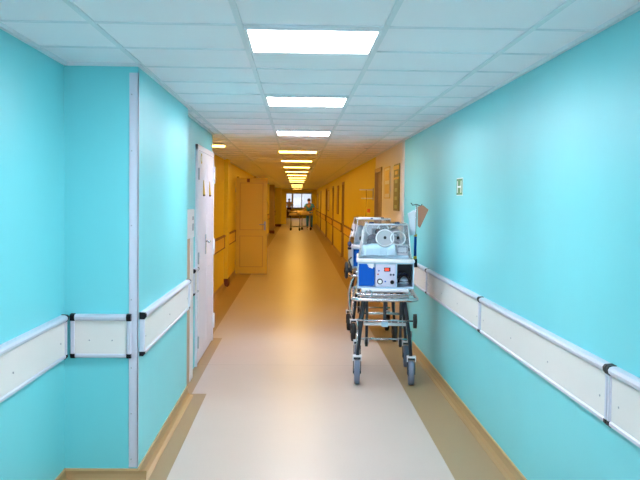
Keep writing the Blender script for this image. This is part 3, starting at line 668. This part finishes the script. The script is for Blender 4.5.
# ------------------------------------------------------------------ people
def skin(name, verts, edges, radii, m, parent, sub=2):
    me = bpy.data.meshes.new(name); me.from_pydata(verts, edges, []); o = bpy.data.objects.new(name, me); COL.objects.link(o)
    md = o.modifiers.new('s', 'SKIN'); md.use_smooth_shade = True
    for i, d in enumerate(me.skin_vertices[0].data):
        r = radii[i]; d.radius = (r, r) if not isinstance(r, tuple) else r
        d.use_root = (i == 0)
    sb = o.modifiers.new('b', 'SUBSURF'); sb.levels = sb.render_levels = sub
    dg = bpy.context.evaluated_depsgraph_get(); dg.update()
    me2 = bpy.data.meshes.new_from_object(o.evaluated_get(dg)); me2.name = name
    for p in me2.polygons: p.use_smooth = True
    bpy.data.objects.remove(o); bpy.data.meshes.remove(me)
    me2.materials.clear(); me2.materials.append(M[m])
    n = bpy.data.objects.new(name, me2); COL.objects.link(n); n.parent = parent; return n
def person(label, loc, rz, J, top, bottom, hair_mat, long_coat=False):
    """J: joints in metres, facing -y"""
    t = thing('person', label, 'person', loc, rz)
    V, E, Rr = [], [], []
    def add(p, r, par=None):
        V.append(p); Rr.append(r)
        if par is not None: E.append((par, len(V)-1))
        return len(V)-1
    pel = add(J['pelvis'], (.135, .10)); sp = add(J['spine'], (.12, .095), pel); ch = add(J['chest'], (.15, .105), sp); nb = add(J['neck'], (.055, .055), ch)
    hb = add(J['head0'], (.062, .07), nb); h1 = add(J['head1'], (.076, .094), hb); add(J['head2'], (.055, .065), h1)
    for s in 'LR':
        sh = add(J['sh'+s], .058, ch); el = add(J['el'+s], .042, sh); wr = add(J['wr'+s], .027, el); pa = add(J['pa'+s], (.036, .018), wr)
        d = (Vector(J['pa'+s])-Vector(J['wr'+s])).normalized(); side = Vector((1 if s == 'L' else -1, 0, 0)); side = (side-d*side.dot(d)).normalized()
        base = Vector(J['pa'+s])
        for k, ln in enumerate((.058, .066, .062, .048)):
            o0 = base+side*(-.027+.018*k)+d*.018; o1 = o0+d*ln*.6; o2 = o1+d*ln*.45+Vector((0, 0, -.014))
            f0 = add(tuple(o0), .010, pa); f1 = add(tuple(o1), .0088, f0); add(tuple(o2), .0075, f1)
        th0 = Vector(J['wr'+s])+d*.03-side*.03; th = add(tuple(th0), .012, wr); add(tuple(th0+d*.035-side*.022), .010, th)
        hp = add(J['hip'+s], .088, pel); kn = add(J['kn'+s], .058, hp); an = add(J['an'+s], .038, kn); ft = add(J['ft'+s], (.040, .028), an)
    skin('body', V, E, Rr, 'skin', t)
    # clothes: slightly larger chains over torso, sleeves and legs
    def lerp(a, b, u): return tuple(Vector(a).lerp(Vector(b), u))
    CV = [J['pelvis'], J['spine'], J['chest'], lerp(J['chest'], J['neck'], .75)]; CE = [(0, 1), (1, 2), (2, 3)]; CR = [(.17, .13), (.15, .125), (.175, .13), (.085, .075)]
    hem = Vector(J['pelvis'])+Vector((0, 0, -.38 if long_coat else -.08)); CV.append(tuple(hem)); CE.append((0, 4)); CR.append((.19, .15))
    for s in 'LR':
        i = len(CV); CV += [J['sh'+s], lerp(J['sh'+s], J['el'+s], .75)]; CE += [(2, i), (i, i+1)]; CR += [.078, .07]
        if long_coat: CV += [J['el'+s], lerp(J['el'+s], J['wr'+s], .85)]; CE += [(i+1, i+2), (i+2, i+3)]; CR += [.058, .045]
    skin('tunic', CV, CE, CR, top, t)
    TV = [J['pelvis']]; TE = []; TR = [(.15, .115)]
    for s in 'LR':
        i = len(TV); TV += [J['hip'+s], J['kn'+s], lerp(J['kn'+s], J['an'+s], .93)]; TE += [(0, i), (i, i+1), (i+1, i+2)]; TR += [.105, .082, .07]
    skin('trousers', TV, TE, TR, bottom, t)
    h = Vector(J['head1']); f = (Vector((0, -1, 0))+Vector((J['head1'][0]-J['head0'][0], 0, 0))*.5).normalized()
    MB().sphere(h+Vector((0, .018, .03)), .102, (.88, 1.0, 1.02)).sphere(h+Vector((0, .10, .0)), .05).build('hair', hair_mat, t)
    for sx in (-1, 1):
        MB().sphere(h+Vector((sx*.031, -.088, -.005)), .010, n=10).build('eye', 'black', t)
        MB().sphere(h+Vector((sx*.080, .0, -.01)), .022, (.45, .8, 1.2), 10).build('ear', 'skin', t)
    MB().sphere(h+Vector((0, -.098, -.028)), .014, (.8, 1, 1.5), 10).build('nose', 'skin', t)
    MB().sphere(h+Vector((0, -.086, -.062)), .016, (1.5, .5, .45), 10).build('mouth', 'lip', t)
    for s in 'LR':
        a = Vector(J['ft'+s]); MB().sphere((a.x, a.y+.03, .045), .06, (.75, 2.0, .7)).box(a.x-.042, a.x+.042, a.y-.08, a.y+.13, 0, .02, .008).build('shoe', 'shoe', t)
    return t
J = dict(pelvis=(0, 0, .90), spine=(-.005, -.05, 1.08), chest=(-.015, -.12, 1.27), neck=(-.025, -.17, 1.40), head0=(-.03, -.20, 1.46), head1=(-.04, -.22, 1.53), head2=(-.04, -.215, 1.585),
    shL=(.165, -.12, 1.32), elL=(.25, -.26, 1.08), wrL=(.12, -.48, 1.00), paL=(.08, -.53, .99), shR=(-.195, -.14, 1.32), elR=(-.27, -.34, 1.12), wrR=(-.36, -.55, 1.01), paR=(-.38, -.61, 1.0),
    hipL=(.095, 0, .86), knL=(.10, -.03, .48), anL=(.10, .02, .09), ftL=(.11, -.07, .045), hipR=(-.095, 0, .86), knR=(-.10, -.01, .48), anR=(-.10, .06, .09), ftR=(-.11, -.03, .045))
person('person in green scrubs leaning over the far gurney with both arms forward', (.66, 47.05, 0), 0, J, 'scrub', 'scrubd', 'hair')
J2 = dict(pelvis=(0, 0, .92), spine=(0, 0, 1.10), chest=(0, -.01, 1.30), neck=(0, -.01, 1.44), head0=(0, -.03, 1.50), head1=(0, -.035, 1.57), head2=(0, -.03, 1.63),
    shL=(.17, 0, 1.36), elL=(.27, -.02, 1.12), wrL=(.10, -.22, 1.14), paL=(.03, -.24, 1.15), shR=(-.17, 0, 1.36), elR=(-.27, -.02, 1.12), wrR=(-.10, -.20, 1.09), paR=(-.03, -.23, 1.09),
    hipL=(.09, 0, .88), knL=(.10, -.02, .49), anL=(.10, .02, .09), ftL=(.11, -.06, .045), hipR=(-.09, 0, .88), knR=(-.10, -.02, .49), anR=(-.10, .02, .09), ftR=(-.11, -.06, .045))
person('person in a white coat with folded arms standing near the end window', (-.66, 73.0, 0), 0, J2, 'coat', 'trous', 'hair', True)
# low cabinet under the end window
t = thing('low_cabinet', 'low brown cabinet under the bright end window', 'cabinet', (-.3, 77.6, 0))
MB().box(-.7, .7, -.2, .2, .08, .72, .01).build('cabinet_body', 'greyw', t)
MB().box(-.72, .72, -.22, .2, .72, .75, .005).build('cabinet_top', 'ydoor', t)
for i in range(3): 
    d = MB().box(-.69+.46*i, -.24+.46*i, -.215, -.2, .1, .70, .004).build('cabinet_door', 'greyw', t); MB().cyl((-.28+.46*i, -.215, .45), (-.28+.46*i, -.235, .45), .012, 10).build('knob', 'steel', d)
for sx in (-1, 1): MB().box(sx*.64-.03, sx*.64+.03, -.18, .18, 0, .08).build('plinth', 'brownp', t)

# ------------------------------------------------------------------ daylight, camera
W_ = bpy.data.worlds.new('World'); S.world = W_; W_.use_nodes = True
bg = W_.node_tree.nodes['Background']; bg.inputs[0].default_value = (.82, .88, 1.0, 1)
# overcast sky, strengthened behind the camera (-y) to feed the added window
wt = W_.node_tree; tc_ = wt.nodes.new('ShaderNodeTexCoord'); sp_ = wt.nodes.new('ShaderNodeSeparateXYZ'); mr_ = wt.nodes.new('ShaderNodeMapRange')
wt.links.new(tc_.outputs['Generated'], sp_.inputs[0]); wt.links.new(sp_.outputs[1], mr_.inputs[0]); wt.links.new(mr_.outputs[0], bg.inputs[1])
mr_.inputs[1].default_value = -.6; mr_.inputs[2].default_value = .6; mr_.inputs[3].default_value = 2.2; mr_.inputs[4].default_value = .45

cam = bpy.data.cameras.new('Camera'); co = bpy.data.objects.new('Camera', cam); COL.objects.link(co); S.camera = co
cam.sensor_width = 36; cam.lens = 884.8*36/640; cam.clip_end = 300; cam.clip_start = .05
y_, p_, r_ = .0262, -.0444, -.0114
def Rm():
    cy, sy, cp, sp, cr, sr = math.cos(y_), math.sin(y_), math.cos(p_), math.sin(p_), math.cos(r_), math.sin(r_)
    return Matrix(((cy, 0, sy), (0, 1, 0), (-sy, 0, cy))) @ Matrix(((1, 0, 0), (0, cp, -sp), (0, sp, cp))) @ Matrix(((cr, -sr, 0), (sr, cr, 0), (0, 0, 1)))
R = Rm(); cv = lambda v: Vector((v[0], v[2], -v[1]))
rx, dn, fw = cv(R.col[0]), cv(R.col[1]), cv(R.col[2])
mw = Matrix.Identity(4)
for i, c in enumerate((rx, -dn, -fw)):
    for k in range(3): mw[k][i] = c[k]
mw.translation = (0, 0, 1.545); co.matrix_world = mw
vs = S.view_settings; vs.view_transform = 'Standard'; vs.look = 'None'; vs.gamma = 1; vs.use_curve_mapping = False; vs.exposure = 1.25
